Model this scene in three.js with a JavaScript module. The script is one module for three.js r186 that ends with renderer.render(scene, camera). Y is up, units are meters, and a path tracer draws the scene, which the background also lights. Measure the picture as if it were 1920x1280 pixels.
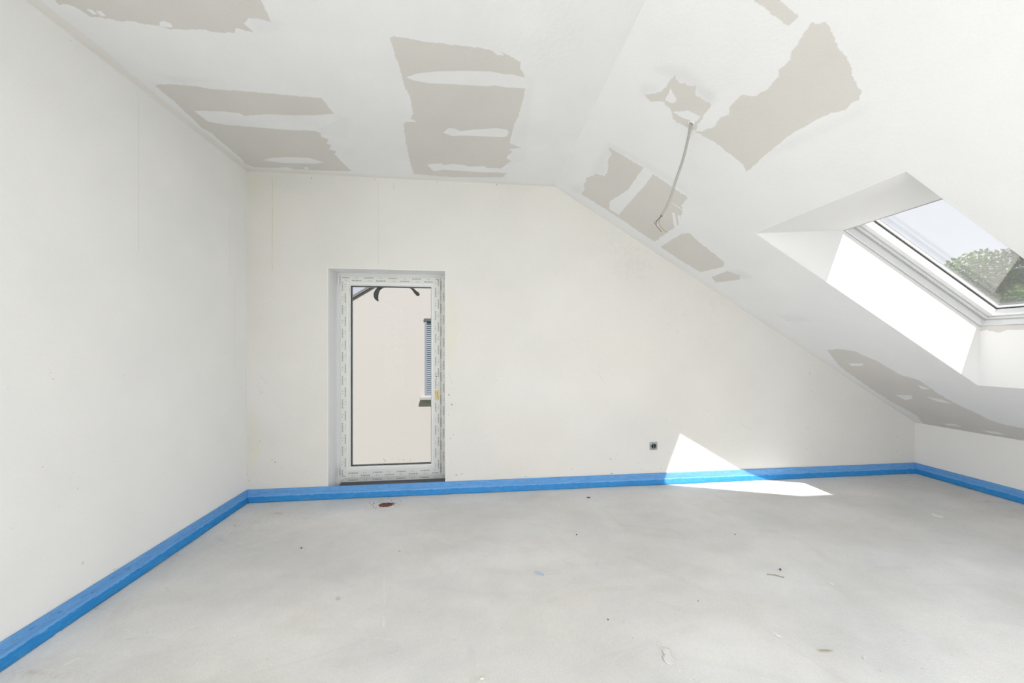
import * as THREE from 'three';
import { mergeGeometries } from 'three/addons/utils/BufferGeometryUtils.js';
import { RoundedBoxGeometry } from 'three/addons/geometries/RoundedBoxGeometry.js';
import { RectAreaLightUniformsLib } from 'three/addons/lights/RectAreaLightUniformsLib.js';

// ------------------------------------------------------------------ camera, sky, sun, added window lamps, exposure
const scene = new THREE.Scene();
const FOCAL = 640, CENTRE_Y = 652.25, YAW = 0.10568, EYE = new THREE.Vector3(1.8939, 1.279, 3.0557);
const camera = new THREE.PerspectiveCamera(2 * Math.atan(640 / FOCAL) * 180 / Math.PI, 1920 / 1280, 0.05, 400);
camera.position.copy(EYE);
camera.rotation.y = -YAW;
camera.setViewOffset(1920, 1280, 0, 640 - CENTRE_Y, 1920, 1280);
scene.add(camera);

scene.background = new THREE.Color().setRGB(0.60, 0.645, 0.72);

const SUN_TRAVEL = new THREE.Vector3(-0.299, -0.772, -0.562).normalize();
const sun = new THREE.DirectionalLight(new THREE.Color().setRGB(1, 0.965, 0.90), 7.6);
sun.position.copy(SUN_TRAVEL).multiplyScalar(-25).add(new THREE.Vector3(4, 0, 1));
sun.target.position.set(4, 0, 1);
sun.castShadow = true;
sun.shadow.mapSize.set(4096, 4096);
Object.assign(sun.shadow.camera, { left: -14, right: 14, top: 14, bottom: -14, near: 1, far: 60 });
sun.shadow.radius = 1;
scene.add(sun, sun.target);

RectAreaLightUniformsLib.init();
function addedLamp(name, x, y, z, tx, ty, tz, w, h, k) {  // area lamp added in an unseen window opening to light the room
  const l = new THREE.RectAreaLight(new THREE.Color().setRGB(0.992, 0.984, 0.99), k, w, h);
  l.name = name; l.position.set(x, y, z); l.lookAt(tx, ty, tz); scene.add(l);
  return l;
}
// area lamp added in the rear glass front, behind the camera
addedLamp('window_fill_lamp', 2.0, 1.17, 6.19, 2.0, 1.17, 0, 2.66, 2.1, 0.6);
// strong area lamp added in the side wall opening, to brighten the room
addedLamp('window_fill_lamp', 0.02, 1.25, 4.75, 5, 1.25, 4.75, 1.86, 1.96, 6.4);

const renderer = new THREE.WebGLRenderer({ antialias: true });
renderer.toneMapping = THREE.LinearToneMapping;
renderer.toneMappingExposure = 1.03;
renderer.shadowMap.enabled = true;

// ------------------------------------------------------------------ room sizes (metres), pixel -> place
const H = 2.75, W = 6.3848, BEND = 2.6081, KNEE = 0.5127, DEPTH = 6.2;
const PITCH = (H - KNEE) / (W - BEND), TH = Math.atan(PITCH), CT = Math.cos(TH), ST = Math.sin(TH);
const P0 = new THREE.Vector3(5.03, 1.76, 0);          // on the plane of the skylight frames
const G_IN = -0.3822;                                  // the plasterboard slope, measured across the roof from that plane
const DOOR = { x0: 0.639, x1: 1.630, top: 1.962, bottom: -0.02 };

const sinY = Math.sin(YAW), cosY = Math.cos(YAW);
function ray(u, v) {
  const a = (u - 960) / FOCAL, b = (CENTRE_Y - v) / FOCAL;
  return new THREE.Vector3(sinY + a * cosY, b, -cosY + a * sinY);
}
function hit(u, v, n, d) {
  const r = ray(u, v), t = (d - n.dot(EYE)) / n.dot(r);
  return EYE.clone().addScaledVector(r, t);
}
const X = new THREE.Vector3(1, 0, 0), Y = new THREE.Vector3(0, 1, 0), Z = new THREE.Vector3(0, 0, 1);
const SLOPE_N = new THREE.Vector3(ST, CT, 0), DOWN = new THREE.Vector3(CT, -ST, 0);
const onFloor = (u, v, y = 0) => hit(u, v, Y, y);
const onBack = (u, v, z = 0) => hit(u, v, Z, z);
const onLeft = (u, v) => hit(u, v, X, 0);
const onCeiling = (u, v) => { const p = hit(u, v, Y, H); return [p.x, p.z]; };
const slopePoint = (u, v) => hit(u, v, SLOPE_N, SLOPE_N.dot(P0) + G_IN);
const onSlope = (u, v) => { const p = slopePoint(u, v); return [p.clone().sub(P0).dot(DOWN), p.z]; };

// ------------------------------------------------------------------ random, noise, names
function rng(seed) {
  let s = seed >>> 0;
  return () => { s = (s + 0x6d2b79f5) >>> 0; let t = Math.imul(s ^ (s >>> 15), 1 | s); t = (t + Math.imul(t ^ (t >>> 7), 61 | t)) ^ t; return ((t ^ (t >>> 14)) >>> 0) / 4294967296; };
}
function hash2(x, y, k) {
  let h = Math.imul(x, 374761393) ^ Math.imul(y, 668265263) ^ Math.imul(k, 1274126177);
  h = Math.imul(h ^ (h >>> 13), 1274126177); return ((h ^ (h >>> 16)) >>> 0) / 4294967296;
}
function noise2(x, y, k = 0) {
  const i = Math.floor(x), j = Math.floor(y), fx = x - i, fy = y - j, s = fx * fx * (3 - 2 * fx), t = fy * fy * (3 - 2 * fy);
  const a = hash2(i, j, k), b = hash2(i + 1, j, k), c = hash2(i, j + 1, k), d = hash2(i + 1, j + 1, k);
  return (a + (b - a) * s) * (1 - t) + (c + (d - c) * s) * t;
}
function fbm(x, y, o, k = 0) { let v = 0, a = 0.5, n = 0; for (let i = 0; i < o; i++) { v += a * noise2(x, y, k + i); n += a; a *= 0.5; x *= 2.03; y *= 2.03; } return v / n; }

const taken = new Map();
function numbered(name) {
  const n = taken.get(name) ?? 0; taken.set(name, n + 1);
  return n ? name + '_' + String(n).padStart(3, '0') : name;
}
function put(o, parent = scene) { o.castShadow = o.receiveShadow = true; parent.add(o); return o; }
function part(name, geometry, material, parent, label) {
  const m = new THREE.Mesh(geometry, material); m.name = name; if (label) m.userData.label = label; return put(m, parent);
}
function structure(name, geometry, material, label) {
  const m = new THREE.Mesh(geometry, material); m.name = name; m.userData = { kind: 'structure' }; if (label) m.userData.label = label; return put(m);
}
function structureGroup(name, label) { const g = new THREE.Group(); g.name = name; g.userData = { kind: 'structure', label }; scene.add(g); return g; }
function thing(name, label, category, group) {
  const g = new THREE.Group(); g.name = numbered(name); g.userData = { label, category }; if (group) g.userData.group = group; scene.add(g); return g;
}
function single(name, geometry, material, label, category, group) {
  const m = new THREE.Mesh(geometry, material); m.name = numbered(name); m.userData = { label, category }; if (group) m.userData.group = group; return put(m);
}
const box = (w, h, d, x = 0, y = 0, z = 0) => new THREE.BoxGeometry(w, h, d).translate(x, y, z);
const boxTo = (x0, x1, y0, y1, z0, z1) => box(x1 - x0, y1 - y0, z1 - z0, (x0 + x1) / 2, (y0 + y1) / 2, (z0 + z1) / 2);
function shapeOf(points, holes = []) {
  const s = new THREE.Shape(points.map((p) => new THREE.Vector2(p[0], p[1])));
  for (const h of holes) s.holes.push(new THREE.Path(h.map((p) => new THREE.Vector2(p[0], p[1]))));
  return s;
}
const prism = (points, depth, holes) => new THREE.ExtrudeGeometry(shapeOf(points, holes), { depth, bevelEnabled: false, steps: 1 });
const rect = (x0, x1, y0, y1) => [[x0, y0], [x1, y0], [x1, y1], [x0, y1]];
function setUV(g, f) {                                  // uv from the position
  const p = g.attributes.position, uv = new Float32Array(p.count * 2);
  for (let i = 0; i < p.count; i++) { const [u, v] = f(p.getX(i), p.getY(i), p.getZ(i)); uv[2 * i] = u; uv[2 * i + 1] = v; }
  g.setAttribute('uv', new THREE.BufferAttribute(uv, 2)); return g;
}

// ------------------------------------------------------------------ textures
const css = (c, a = 1) => `rgba(${c[0] | 0},${c[1] | 0},${c[2] | 0},${a})`;
function canvas(w, h, fill) { const c = document.createElement('canvas'); c.width = w; c.height = h; const x = c.getContext('2d'); x.fillStyle = css(fill); x.fillRect(0, 0, w, h); return [c, x]; }
function asTexture(c, repeat = false) {
  const t = new THREE.CanvasTexture(c); t.colorSpace = THREE.SRGBColorSpace; t.magFilter = THREE.LinearFilter;
  t.wrapS = t.wrapT = repeat ? THREE.RepeatWrapping : THREE.ClampToEdgeWrapping; return t;
}
function mottle(c, x, amount, f) {                       // f(col,row) -> -1..1, a change of tone of the stuff itself
  const d = x.getImageData(0, 0, c.width, c.height), a = d.data;
  for (let j = 0, i = 0; j < c.height; j++) for (let k = 0; k < c.width; k++, i += 4) {
    const t = f(k, j), e = Array.isArray(t) ? t : [t, t, t];
    for (let q = 0; q < 3; q++) a[i + q] = Math.max(0, Math.min(255, a[i + q] + amount * e[q]));
  }
  x.putImageData(d, 0, 0);
}
function grainTexture(size, f) {
  const d = new Uint8Array(size * size * 4);
  for (let j = 0, i = 0; j < size; j++) for (let k = 0; k < size; k++, i += 4) { const v = Math.max(0, Math.min(255, 255 * f(k, j))); d[i] = d[i + 1] = d[i + 2] = v; d[i + 3] = 255; }
  const t = new THREE.DataTexture(d, size, size); t.magFilter = THREE.LinearFilter; t.wrapS = t.wrapT = THREE.RepeatWrapping; t.needsUpdate = true; return t;
}
// a tile that repeats without a seam
const tileNoise = (k, j, cells, size, seed) => {
  const x = k / size * cells, y = j / size * cells, i = Math.floor(x), l = Math.floor(y), fx = x - i, fy = y - l, s = fx * fx * (3 - 2 * fx), t = fy * fy * (3 - 2 * fy), w = (a, b) => hash2(((a % cells) + cells) % cells, ((b % cells) + cells) % cells, seed);
  return (w(i, l) + (w(i + 1, l) - w(i, l)) * s) * (1 - t) + (w(i, l + 1) + (w(i + 1, l + 1) - w(i, l + 1)) * s) * t;
};
const plasterBump = grainTexture(512, (k, j) => 0.5 * tileNoise(k, j, 16, 512, 3) + 0.3 * tileNoise(k, j, 64, 512, 4) + 0.2 * tileNoise(k, j, 200, 512, 5));
const screedBump = grainTexture(512, (k, j) => 0.25 * tileNoise(k, j, 12, 512, 8) + 0.35 * tileNoise(k, j, 90, 512, 9) + 0.4 * tileNoise(k, j, 230, 512, 10));
function bumpOf(t, repeatX, repeatY) { const c = t.clone(); c.repeat.set(repeatX, repeatY); c.needsUpdate = true; return c; }

// torn, brushed outline: the polygon's edges are cut into short steps and pushed about
function torn(poly, amp, step, seed) {
  const out = [], r = rng(seed);
  for (let i = 0; i < poly.length; i++) {
    const a = poly[i], b = poly[(i + 1) % poly.length], dx = b[0] - a[0], dy = b[1] - a[1], L = Math.hypot(dx, dy), n = Math.max(1, Math.round(L / step));
    for (let k = 0; k < n; k++) {
      const t = k / n, e = k === 0 ? 0.3 : 1, m = (fbm((a[0] + dx * t) * 60, (a[1] + dy * t) * 60, 3, seed) - 0.5) * 2 * amp * e + (r() - 0.5) * amp * 0.5 * e;
      out.push([a[0] + dx * t - dy / L * m, a[1] + dy * t + dx / L * m]);
    }
  }
  return out;
}
function fillPoly(x, pts, style) { x.fillStyle = style; x.beginPath(); pts.forEach((p, i) => (i ? x.lineTo(p[0], p[1]) : x.moveTo(p[0], p[1]))); x.closePath(); x.fill(); }

// ---- joint compound over bare plasterboard, laid out in metres on each board plane
const COMPOUND = [242, 243, 243], BOARD = [221, 218, 213], COVE = [238, 235, 229];
function boardTexture(w, h, scaleX, scaleY, toPlane, origin, patches, whites, smears, extra, seed) {
  const [c, x] = canvas(w, h, COMPOUND);
  const P = ([u, v]) => { const q = toPlane(u, v); return [(q[0] - origin[0]), (q[1] - origin[1])]; };
  const S = ([a, b]) => [a * scaleX, b * scaleY];
  let k = seed;
  for (const [poly, alpha] of smears) { x.filter = 'blur(7px)'; fillPoly(x, torn(poly.map(P), 0.010, 0.012, k++).map(S), css([222, 224, 226], alpha * 0.9)); x.filter = 'none'; }
  for (const [poly, amp = 0.005] of patches) fillPoly(x, torn(poly.map(P), amp * 1.3, 0.005, k++).map(S), css(BOARD));
  for (const [poly, amp = 0.003] of whites) fillPoly(x, torn(poly.map(P), amp, 0.010, k++).map(S), css(COMPOUND));
  extra?.(x, P, S);
  mottle(c, x, 1, (a, b) => { const n = (fbm(a / 150, b / 150, 4, seed) - 0.5) * 7 + (hash2(a, b, seed) - 0.5) * 4; return [n, n, n * 0.9]; });
  return asTexture(c);
}
function specks(x, S, P, list) { for (const [u, v, rx, ry, col, a, turn = 0] of list) { const p = P([u, v]), q = S(p); x.fillStyle = css(col, a); x.beginPath(); x.ellipse(q[0], q[1], rx, ry, turn, 0, 7); x.fill(); } }

const ceilingPatches = [
  [[[60, -40], [102, 0], [111, 9], [131, 10], [151, 19], [168, 31], [186, 32], [232, 41], [246, 39], [273, 46], [296, 48], [319, 55], [347, 56], [374, 54], [402, 61], [440, 61], [442, 53], [475, 60], [457, 43], [466, 34], [489, 37], [510, 42], [489, 0], [430, -110], [200, -120]]],
  [[[289, 159], [323, 158], [362, 161], [398, 167], [505, 175], [603, 184], [626, 213], [618, 232], [590, 245], [602, 250], [602, 257], [616, 261], [612, 269], [621, 272], [617, 280], [630, 284], [627, 289], [659, 321], [612, 320], [550, 317], [537, 313], [511, 315], [475, 313], [458, 306], [454, 299], [402, 255], [398, 250], [377, 239], [359, 220], [323, 187]], 0.004],
  [[[730, 71], [738, 68], [804, 79], [874, 87], [916, 93], [935, 97], [953, 104], [968, 111], [977, 117], [975, 126], [983, 141], [985, 167], [980, 190], [972, 219], [964, 233], [955, 268], [977, 277], [953, 280], [961, 284], [949, 295], [958, 302], [946, 311], [936, 317], [935, 324], [951, 325], [942, 332], [851, 332], [776, 326], [767, 296], [760, 261], [757, 235], [760, 229], [784, 229], [769, 223], [774, 214], [770, 186], [758, 160], [750, 130], [736, 87]], 0.005],
];
const ceilingWhites = [
  [[[162, 17], [172, 18], [183, 26], [176, 28]], 0.002], [[[180, 20], [190, 21], [199, 30], [190, 31]], 0.002], [[[299, 42], [306, 39], [320, 44], [324, 52], [300, 50]], 0.002],
  [[[364, 208], [381, 208], [420, 209], [449, 212], [458, 217], [503, 214], [548, 216], [592, 216], [624, 213], [634, 225], [592, 245], [548, 244], [484, 239], [424, 234], [390, 228]]],
  [[[492, 300], [509, 296], [537, 294], [580, 296], [607, 304], [590, 307], [526, 305]], 0.001], [[[568, 314], [576, 313], [579, 317], [572, 317]], 0.002],
  [[[762, 145], [780, 138], [815, 134], [868, 133], [921, 134], [944, 139], [958, 139], [986, 146], [990, 166], [951, 164], [928, 160], [914, 162], [851, 158], [804, 156], [776, 151]], 0.001],
  [[[831, 249], [841, 240], [852, 241], [862, 246], [888, 243], [930, 240], [951, 243], [954, 249], [950, 256], [942, 257], [869, 254], [848, 255]], 0.001],
  [[[800, 308], [827, 306], [831, 309], [851, 307], [874, 310], [876, 312], [909, 311], [912, 315], [935, 315], [944, 323], [912, 323], [874, 321], [832, 318], [813, 321]], 0.002],
  [[[922, 94], [938, 96], [946, 104], [932, 103]], 0.006],
];
const ceilingSmears = [[[[470, 30], [530, 40], [520, 58], [480, 62]], 0.25], [[[585, 216], [660, 220], [650, 262], [600, 250]], 0.18], [[[975, 130], [1002, 150], [985, 300], [952, 310]], 0.18], [[[300, 140], [420, 150], [330, 158]], 0.25], [[[770, 325], [960, 333], [900, 338], [800, 332]], 0.3]];

const slopePatches = [
  [[[1142, 277], [1205, 313], [1290, 370], [1279, 384], [1279, 400], [1273, 420], [1227, 453], [1196, 433], [1164, 410], [1089, 363], [1096, 356], [1094, 347], [1100, 334], [1118, 325], [1133, 330], [1139, 323], [1140, 298], [1147, 289]], 0.008],
  [[[1238, 463], [1278, 438], [1293, 437], [1310, 453], [1359, 492], [1357, 500], [1313, 510], [1278, 489]], 0.006],
  [[[1334, 519], [1363, 508], [1388, 516], [1387, 524], [1338, 530]], 0.004],
  [[[1523, 41], [1528, 46], [1549, 41], [1569, 80], [1595, 126], [1602, 153], [1616, 171], [1610, 188], [1595, 193], [1585, 206], [1559, 211], [1489, 247], [1451, 277], [1398, 323], [1394, 309], [1335, 263], [1300, 246], [1314, 247], [1340, 237], [1350, 221], [1368, 214], [1368, 199], [1391, 179], [1417, 180], [1438, 168], [1460, 144], [1461, 131], [1482, 113], [1484, 95], [1493, 85]], 0.005],
  [[[1370, -30], [1413, 0], [1466, 41], [1479, 48], [1498, 31], [1464, 3], [1430, -34]], 0.005],
  [[[1208, 177], [1240, 173], [1265, 140], [1273, 155], [1305, 161], [1304, 177], [1327, 191], [1335, 197], [1319, 217], [1309, 232], [1304, 244], [1298, 244], [1261, 224], [1260, 209], [1242, 191], [1219, 190]], 0.007],
  [[[1550, 656], [1573, 654], [1602, 658], [1629, 670], [1650, 680], [1692, 704], [1722, 712], [1751, 732], [1785, 753], [1823, 771], [1863, 790], [1889, 797], [1920, 803], [2010, 822], [2010, 842], [1920, 825.5], [1852, 815], [1730, 794], [1719, 779], [1671, 753], [1618, 718], [1576, 688]], 0.008],
];
const slopeWhites = [
  [[[1207, 312], [1225, 325], [1211, 345], [1175, 386], [1160, 403], [1142, 392], [1144, 376], [1162, 366], [1179, 354]], 0.006],
  [[[1260, 398], [1265, 399], [1270, 424], [1264, 424]], 0.002], [[[1270, 403], [1275, 404], [1279, 420], [1273, 421]], 0.002],
  [[[1257, 165], [1269, 186], [1262, 193], [1248, 189]], 0.006], [[[1260, 210], [1291, 207], [1314, 219], [1304, 229], [1283, 222]], 0.003],
  [[[1590, 681], [1619, 681], [1617, 686], [1597, 686]], 0.004], [[[1679, 740], [1708, 741], [1711, 747], [1698, 750]], 0.003], [[[1720, 721], [1743, 728], [1735, 730], [1726, 728]], 0.003],
  [[[1735, 743], [1767, 749], [1785, 757], [1759, 753]], 0.003], [[[1766, 793], [1791, 795], [1804, 800], [1778, 798]], 0.003], [[[1839, 806], [1868, 809], [1886, 815], [1857, 812]], 0.003],
  [[[1334, 519], [1330, 517], [1336, 522], [1342, 529], [1336, 530]], 0.002],
];
const slopeSmears = [
  [[[1103, 330], [1140, 265], [1180, 290], [1140, 296], [1136, 326]], 0.35], [[[1068, 352], [1095, 340], [1096, 362], [1082, 362]], 0.35], [[[1150, 272], [1215, 305], [1285, 350], [1292, 366], [1210, 315]], 0.3],
  [[[1222, 130], [1255, 122], [1290, 130], [1332, 170], [1345, 190], [1330, 195], [1300, 165], [1262, 145]], 0.45], [[[1198, 160], [1225, 156], [1240, 172], [1205, 180]], 0.4], [[[1300, 160], [1345, 175], [1330, 196], [1305, 178]], 0.4],
  [[[1420, 300], [1480, 262], [1570, 222], [1640, 190], [1600, 225], [1480, 280]], 0.28], [[[1362, 505], [1390, 506], [1412, 520], [1390, 524]], 0.35], [[[1455, 590], [1500, 592], [1520, 602], [1480, 604]], 0.25], [[[1330, 240], [1372, 210], [1390, 215], [1350, 240]], 0.25],
  [[[1180, 470], [1215, 472], [1205, 490]], 0],
];
const CEIL_D = 2.0;
const ceilingMap = boardTexture(2048, Math.round(2048 * CEIL_D / BEND), 2048 / BEND, 2048 / BEND, onCeiling, [0, 0], ceilingPatches, ceilingWhites, ceilingSmears, (x, P, S) => {
  // the filled, taped corner along the left and the far wall
  const r = 2048 / BEND;
  fillPoly(x, torn([[-0.05, -0.05], [0.055, -0.05], [0.06, 0.4], [0.05, 0.8], [0.07, 1.2], [0.05, 2.1], [-0.05, 2.1]], 0.01, 0.03, 91).map(S), css(COVE, 0.75));
  fillPoly(x, torn([[-0.05, -0.05], [2.7, -0.05], [2.7, 0.03], [1.9, 0.045], [1.2, 0.035], [0.6, 0.05], [-0.05, 0.05]], 0.008, 0.03, 92).map(S), css(COVE, 0.7));
}, 11);
const S_TOP = -2.5885, S_LEN = 4.40, SLOPE_D = 2.6;
const slopeMap = boardTexture(2048, Math.round(2048 * SLOPE_D / S_LEN), 2048 / S_LEN, 2048 / S_LEN, onSlope, [S_TOP, 0], slopePatches, slopeWhites, slopeSmears, (x, P, S) => {
  fillPoly(x, torn([[-0.05, -0.05], [4.5, -0.05], [4.5, 0.05], [3.0, 0.07], [1.5, 0.06], [0.4, 0.06], [-0.05, 0.04]], 0.01, 0.04, 93).map(S), css([241, 240, 237], 0.8));
  x.strokeStyle = css(COMPOUND); x.lineWidth = 1.2;
  for (let i = 0; i < 9; i++) { const a = S(P([1256 + i * 2.3, 378 + i * 1.3])), b = S(P([1270 + i * 1.2, 388 + i * 0.8])); x.beginPath(); x.moveTo(...a); x.lineTo(...b); x.stroke(); }
  specks(x, S, P, [[1478, 600, 5, 2, [196, 200, 206], 0.5]]);
}, 21);

// ---- walls: skim coat with stains, drips and specks
const rW = rng(77);
const [backCanvas, bx2] = canvas(2048, Math.round(2048 * H / W), [230, 228, 223]);
{
  const k = 2048 / W, S = ([a, b]) => [a * k, (H - b) * k], P = ([u, v]) => { const p = onBack(u, v); return [p.x, p.y]; };
  const drip = (u, v0, v1, w, col, a) => { for (let v = v0; v < v1; v += 2) { const n = fbm(v * 0.09, u, 3, 5); const q = S(P([u + (n - 0.5) * 2, v])); bx2.fillStyle = css(col, a * (0.25 + n)); bx2.fillRect(q[0], q[1], w, 3); } };
  drip(510, 328, 505, 1.6, [205, 190, 160], 0.55); drip(709, 338, 495, 1.2, [208, 195, 165], 0.5); drip(737, 342, 355, 4, [214, 204, 182], 0.6); drip(545, 330, 380, 1, [215, 205, 185], 0.3);
  // yellowed skim in the left corner and round the door head
  for (const [u, v, ru, rv, a] of [[470, 340, 26, 40, 0.3], [470, 480, 16, 110, 0.2], [472, 830, 14, 60, 0.3], [560, 345, 70, 14, 0.16], [650, 480, 60, 14, 0.18], [600, 520, 10, 40, 0.2], [846, 620, 10, 70, 0.12]]) {
    for (let i = 0; i < 260; i++) { const an = rW() * 7, rr = Math.sqrt(rW()), q = S(P([u + Math.cos(an) * rr * ru, v + Math.sin(an) * rr * rv])); bx2.fillStyle = css([226, 216, 194], a * 0.13); bx2.beginPath(); bx2.ellipse(q[0], q[1], 2 + rW() * 5, 3 + rW() * 8, 0, 0, 7); bx2.fill(); }
  }
  // scuffs left by the trowel
  for (const [u, v, ru, rv] of [[1160, 455, 26, 20], [1195, 480, 26, 22], [1180, 505, 30, 20], [1300, 600, 60, 40]]) for (let i = 0; i < 60; i++) { const q = S(P([u + (rW() - 0.5) * 2 * ru, v + (rW() - 0.5) * 2 * rv])); bx2.fillStyle = css([198, 198, 198], 0.06); bx2.beginPath(); bx2.ellipse(q[0], q[1], 3 + rW() * 8, 1 + rW() * 4, rW() * 3, 0, 7); bx2.fill(); }
  const brown = [120, 104, 84], list = [[842, 740, 1.6, 2.4, brown, 0.7, 0.4], [847, 758, 1.6, 2.6, [150, 128, 96], 0.8], [841, 777, 1.4, 1, brown, 0.5], [845, 822, 2.2, 0.7, brown, 0.8], [850, 815, 0.7, 3, [190, 170, 140], 0.7], [1145, 860, 0.8, 3.2, [140, 122, 96], 0.9], [856, 890, 3, 1, brown, 0.7, -0.4], [866, 888, 3, 0.8, brown, 0.5, -0.4],
    [986, 893, 4, 0.7, brown, 0.5], [1072, 879, 1.6, 1, brown, 0.5, 0.8], [1147, 887, 2, 1.1, brown, 0.9], [1197, 868, 0.8, 0.8, brown, 0.9], [1203, 880, 0.8, 0.8, brown, 0.8], [1240, 878, 2, 0.7, brown, 0.5, 0.7], [1518, 700, 0.7, 5, [150, 146, 140], 0.6], [1522, 733, 1.4, 1, brown, 0.5], [1515, 803, 3, 1, [170, 155, 128], 0.5], [1513, 840, 3, 0.6, brown, 0.4], [1682, 818, 0.8, 2.6, brown, 0.6], [1681, 846, 0.8, 1.4, brown, 0.7], [1710, 825, 0.9, 1.4, brown, 0.9], [1620, 866, 0.8, 0.8, brown, 0.8],
    [510, 862, 1, 0.7, brown, 0.9], [516, 866, 1.5, 0.9, brown, 0.9, -0.5], [528, 877, 0.7, 1.4, brown, 0.5], [488, 827, 0.9, 0.7, brown, 0.9], [462, 920, 0.9, 1.4, brown, 0.7], [463, 888, 1.2, 1.2, brown, 0.4], [467, 901, 1, 1, brown, 0.6], [464, 874, 0.8, 1, brown, 0.5], [490, 735, 0.7, 2, brown, 0.4], [543, 722, 1, 0.8, [170, 165, 150], 0.6], [615, 530, 1, 1, brown, 0.6], [584, 334, 0.6, 2.2, [130, 120, 105], 0.9], [820, 341, 0.6, 1.6, [130, 120, 105], 0.9], [931, 346, 0.6, 2, [90, 86, 80], 0.9], [931, 713, 1, 1, [160, 156, 148], 0.6], [703, 336, 0.6, 1.2, [130, 120, 105], 0.9], [1103, 640, 0.7, 0.7, [150, 145, 138], 0.7], [963, 632, 0.7, 0.7, [150, 145, 138], 0.7], [633, 880, 1.4, 2.6, brown, 0.6]];
  specks(bx2, S, P, list);
  bx2.strokeStyle = css([190, 184, 172], 0.6); bx2.lineWidth = 0.8;
  for (const [u0, v0, u1, v1] of [[841, 700, 848, 719], [1120, 695, 1136, 722], [488, 704, 504, 722], [1390, 795, 1410, 806]]) { const a = S(P([u0, v0])), b = S(P([u1, v1])); bx2.beginPath(); bx2.moveTo(...a); bx2.lineTo(...b); bx2.stroke(); }
  for (let i = 0; i < 220; i++) { const q = [rW() * 2048, (H - rW() * rW() * 2.2) * k]; bx2.fillStyle = css([150, 138, 118], 0.35 + rW() * 0.4); bx2.fillRect(q[0], q[1], 0.6 + rW() * 0.9, 0.6 + rW() * 0.9); }
  mottle(backCanvas, bx2, 1, (a, b) => { const n = (fbm(a / 120, b / 120, 4, 31) - 0.5) * 8 + (hash2(a, b, 2) - 0.5) * 4, w = (fbm(a / 260 + 9, b / 200, 3, 33) - 0.5) * 5; return [n + w * 0.4, n, n - w]; });
}
const [leftCanvas, lx] = canvas(1536, 1536, [244, 244, 242]);
const LEFT_D = 2.75;
{
  const k = 1536 / LEFT_D, S = ([a, b]) => [a * k, (H - b) * k], P = ([u, v]) => { const p = onLeft(u, v); return [p.z, p.y]; };
  const tan = [168, 152, 126], list = [[155, 1056, 1.6, 1.2, tan, 0.9], [156, 1053, 0.8, 1.6, tan, 0.8], [214, 1067, 1.4, 1, [110, 100, 86], 0.9], [219, 1066, 1, 0.8, [110, 100, 86], 0.8], [240, 987, 1, 0.8, tan, 0.9], [325, 980, 1, 0.8, tan, 0.9], [100, 710, 3, 0.8, tan, 0.6], [95, 698, 2, 0.6, tan, 0.6], [80, 875, 1.4, 0.9, tan, 0.8], [146, 915, 1.6, 1, tan, 0.8, 0.6], [234, 703, 0.9, 0.9, tan, 0.8], [409, 661, 0.8, 0.8, [130, 120, 106], 0.8], [423, 661, 0.8, 0.8, [130, 120, 106], 0.7], [448, 703, 0.7, 0.8, [130, 120, 106], 0.8], [373, 827, 0.7, 0.8, tan, 0.8], [455, 868, 0.8, 1, tan, 0.8], [457, 905, 0.8, 1, tan, 0.7], [175, 207, 1, 0.8, tan, 0.6], [94, 193, 0.7, 0.7, tan, 0.7], [133, 76, 1.6, 0.8, tan, 0.6, 0.7], [280, 224, 0.7, 0.7, tan, 0.7], [202, 25, 1, 0.6, tan, 0.4], [22, 990, 1, 0.6, tan, 0.6]];
  specks(lx, S, P, list);
  lx.strokeStyle = css([214, 212, 204], 0.55); lx.lineWidth = 1.4;
  for (const [u0, v0, u1, v1] of [[260, 190, 260, 470], [431, 400, 431, 520], [440, 520, 440, 700]]) { const a = S(P([u0, v0])), b = S(P([u1, v1])); lx.beginPath(); lx.moveTo(...a); lx.lineTo(...b); lx.stroke(); }
  for (let i = 0; i < 120; i++) { const q = [rW() * 1536, (H - rW() * rW() * 2.4) * k]; lx.fillStyle = css([165, 152, 130], 0.3 + rW() * 0.4); lx.fillRect(q[0], q[1], 0.6 + rW(), 0.6 + rW()); }
  mottle(leftCanvas, lx, 1, (a, b) => { const n = (fbm(a / 140, b / 170, 4, 41) - 0.5) * 7 + (hash2(a, b, 6) - 0.5) * 3; return [n, n, n * 0.8]; });
}

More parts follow.
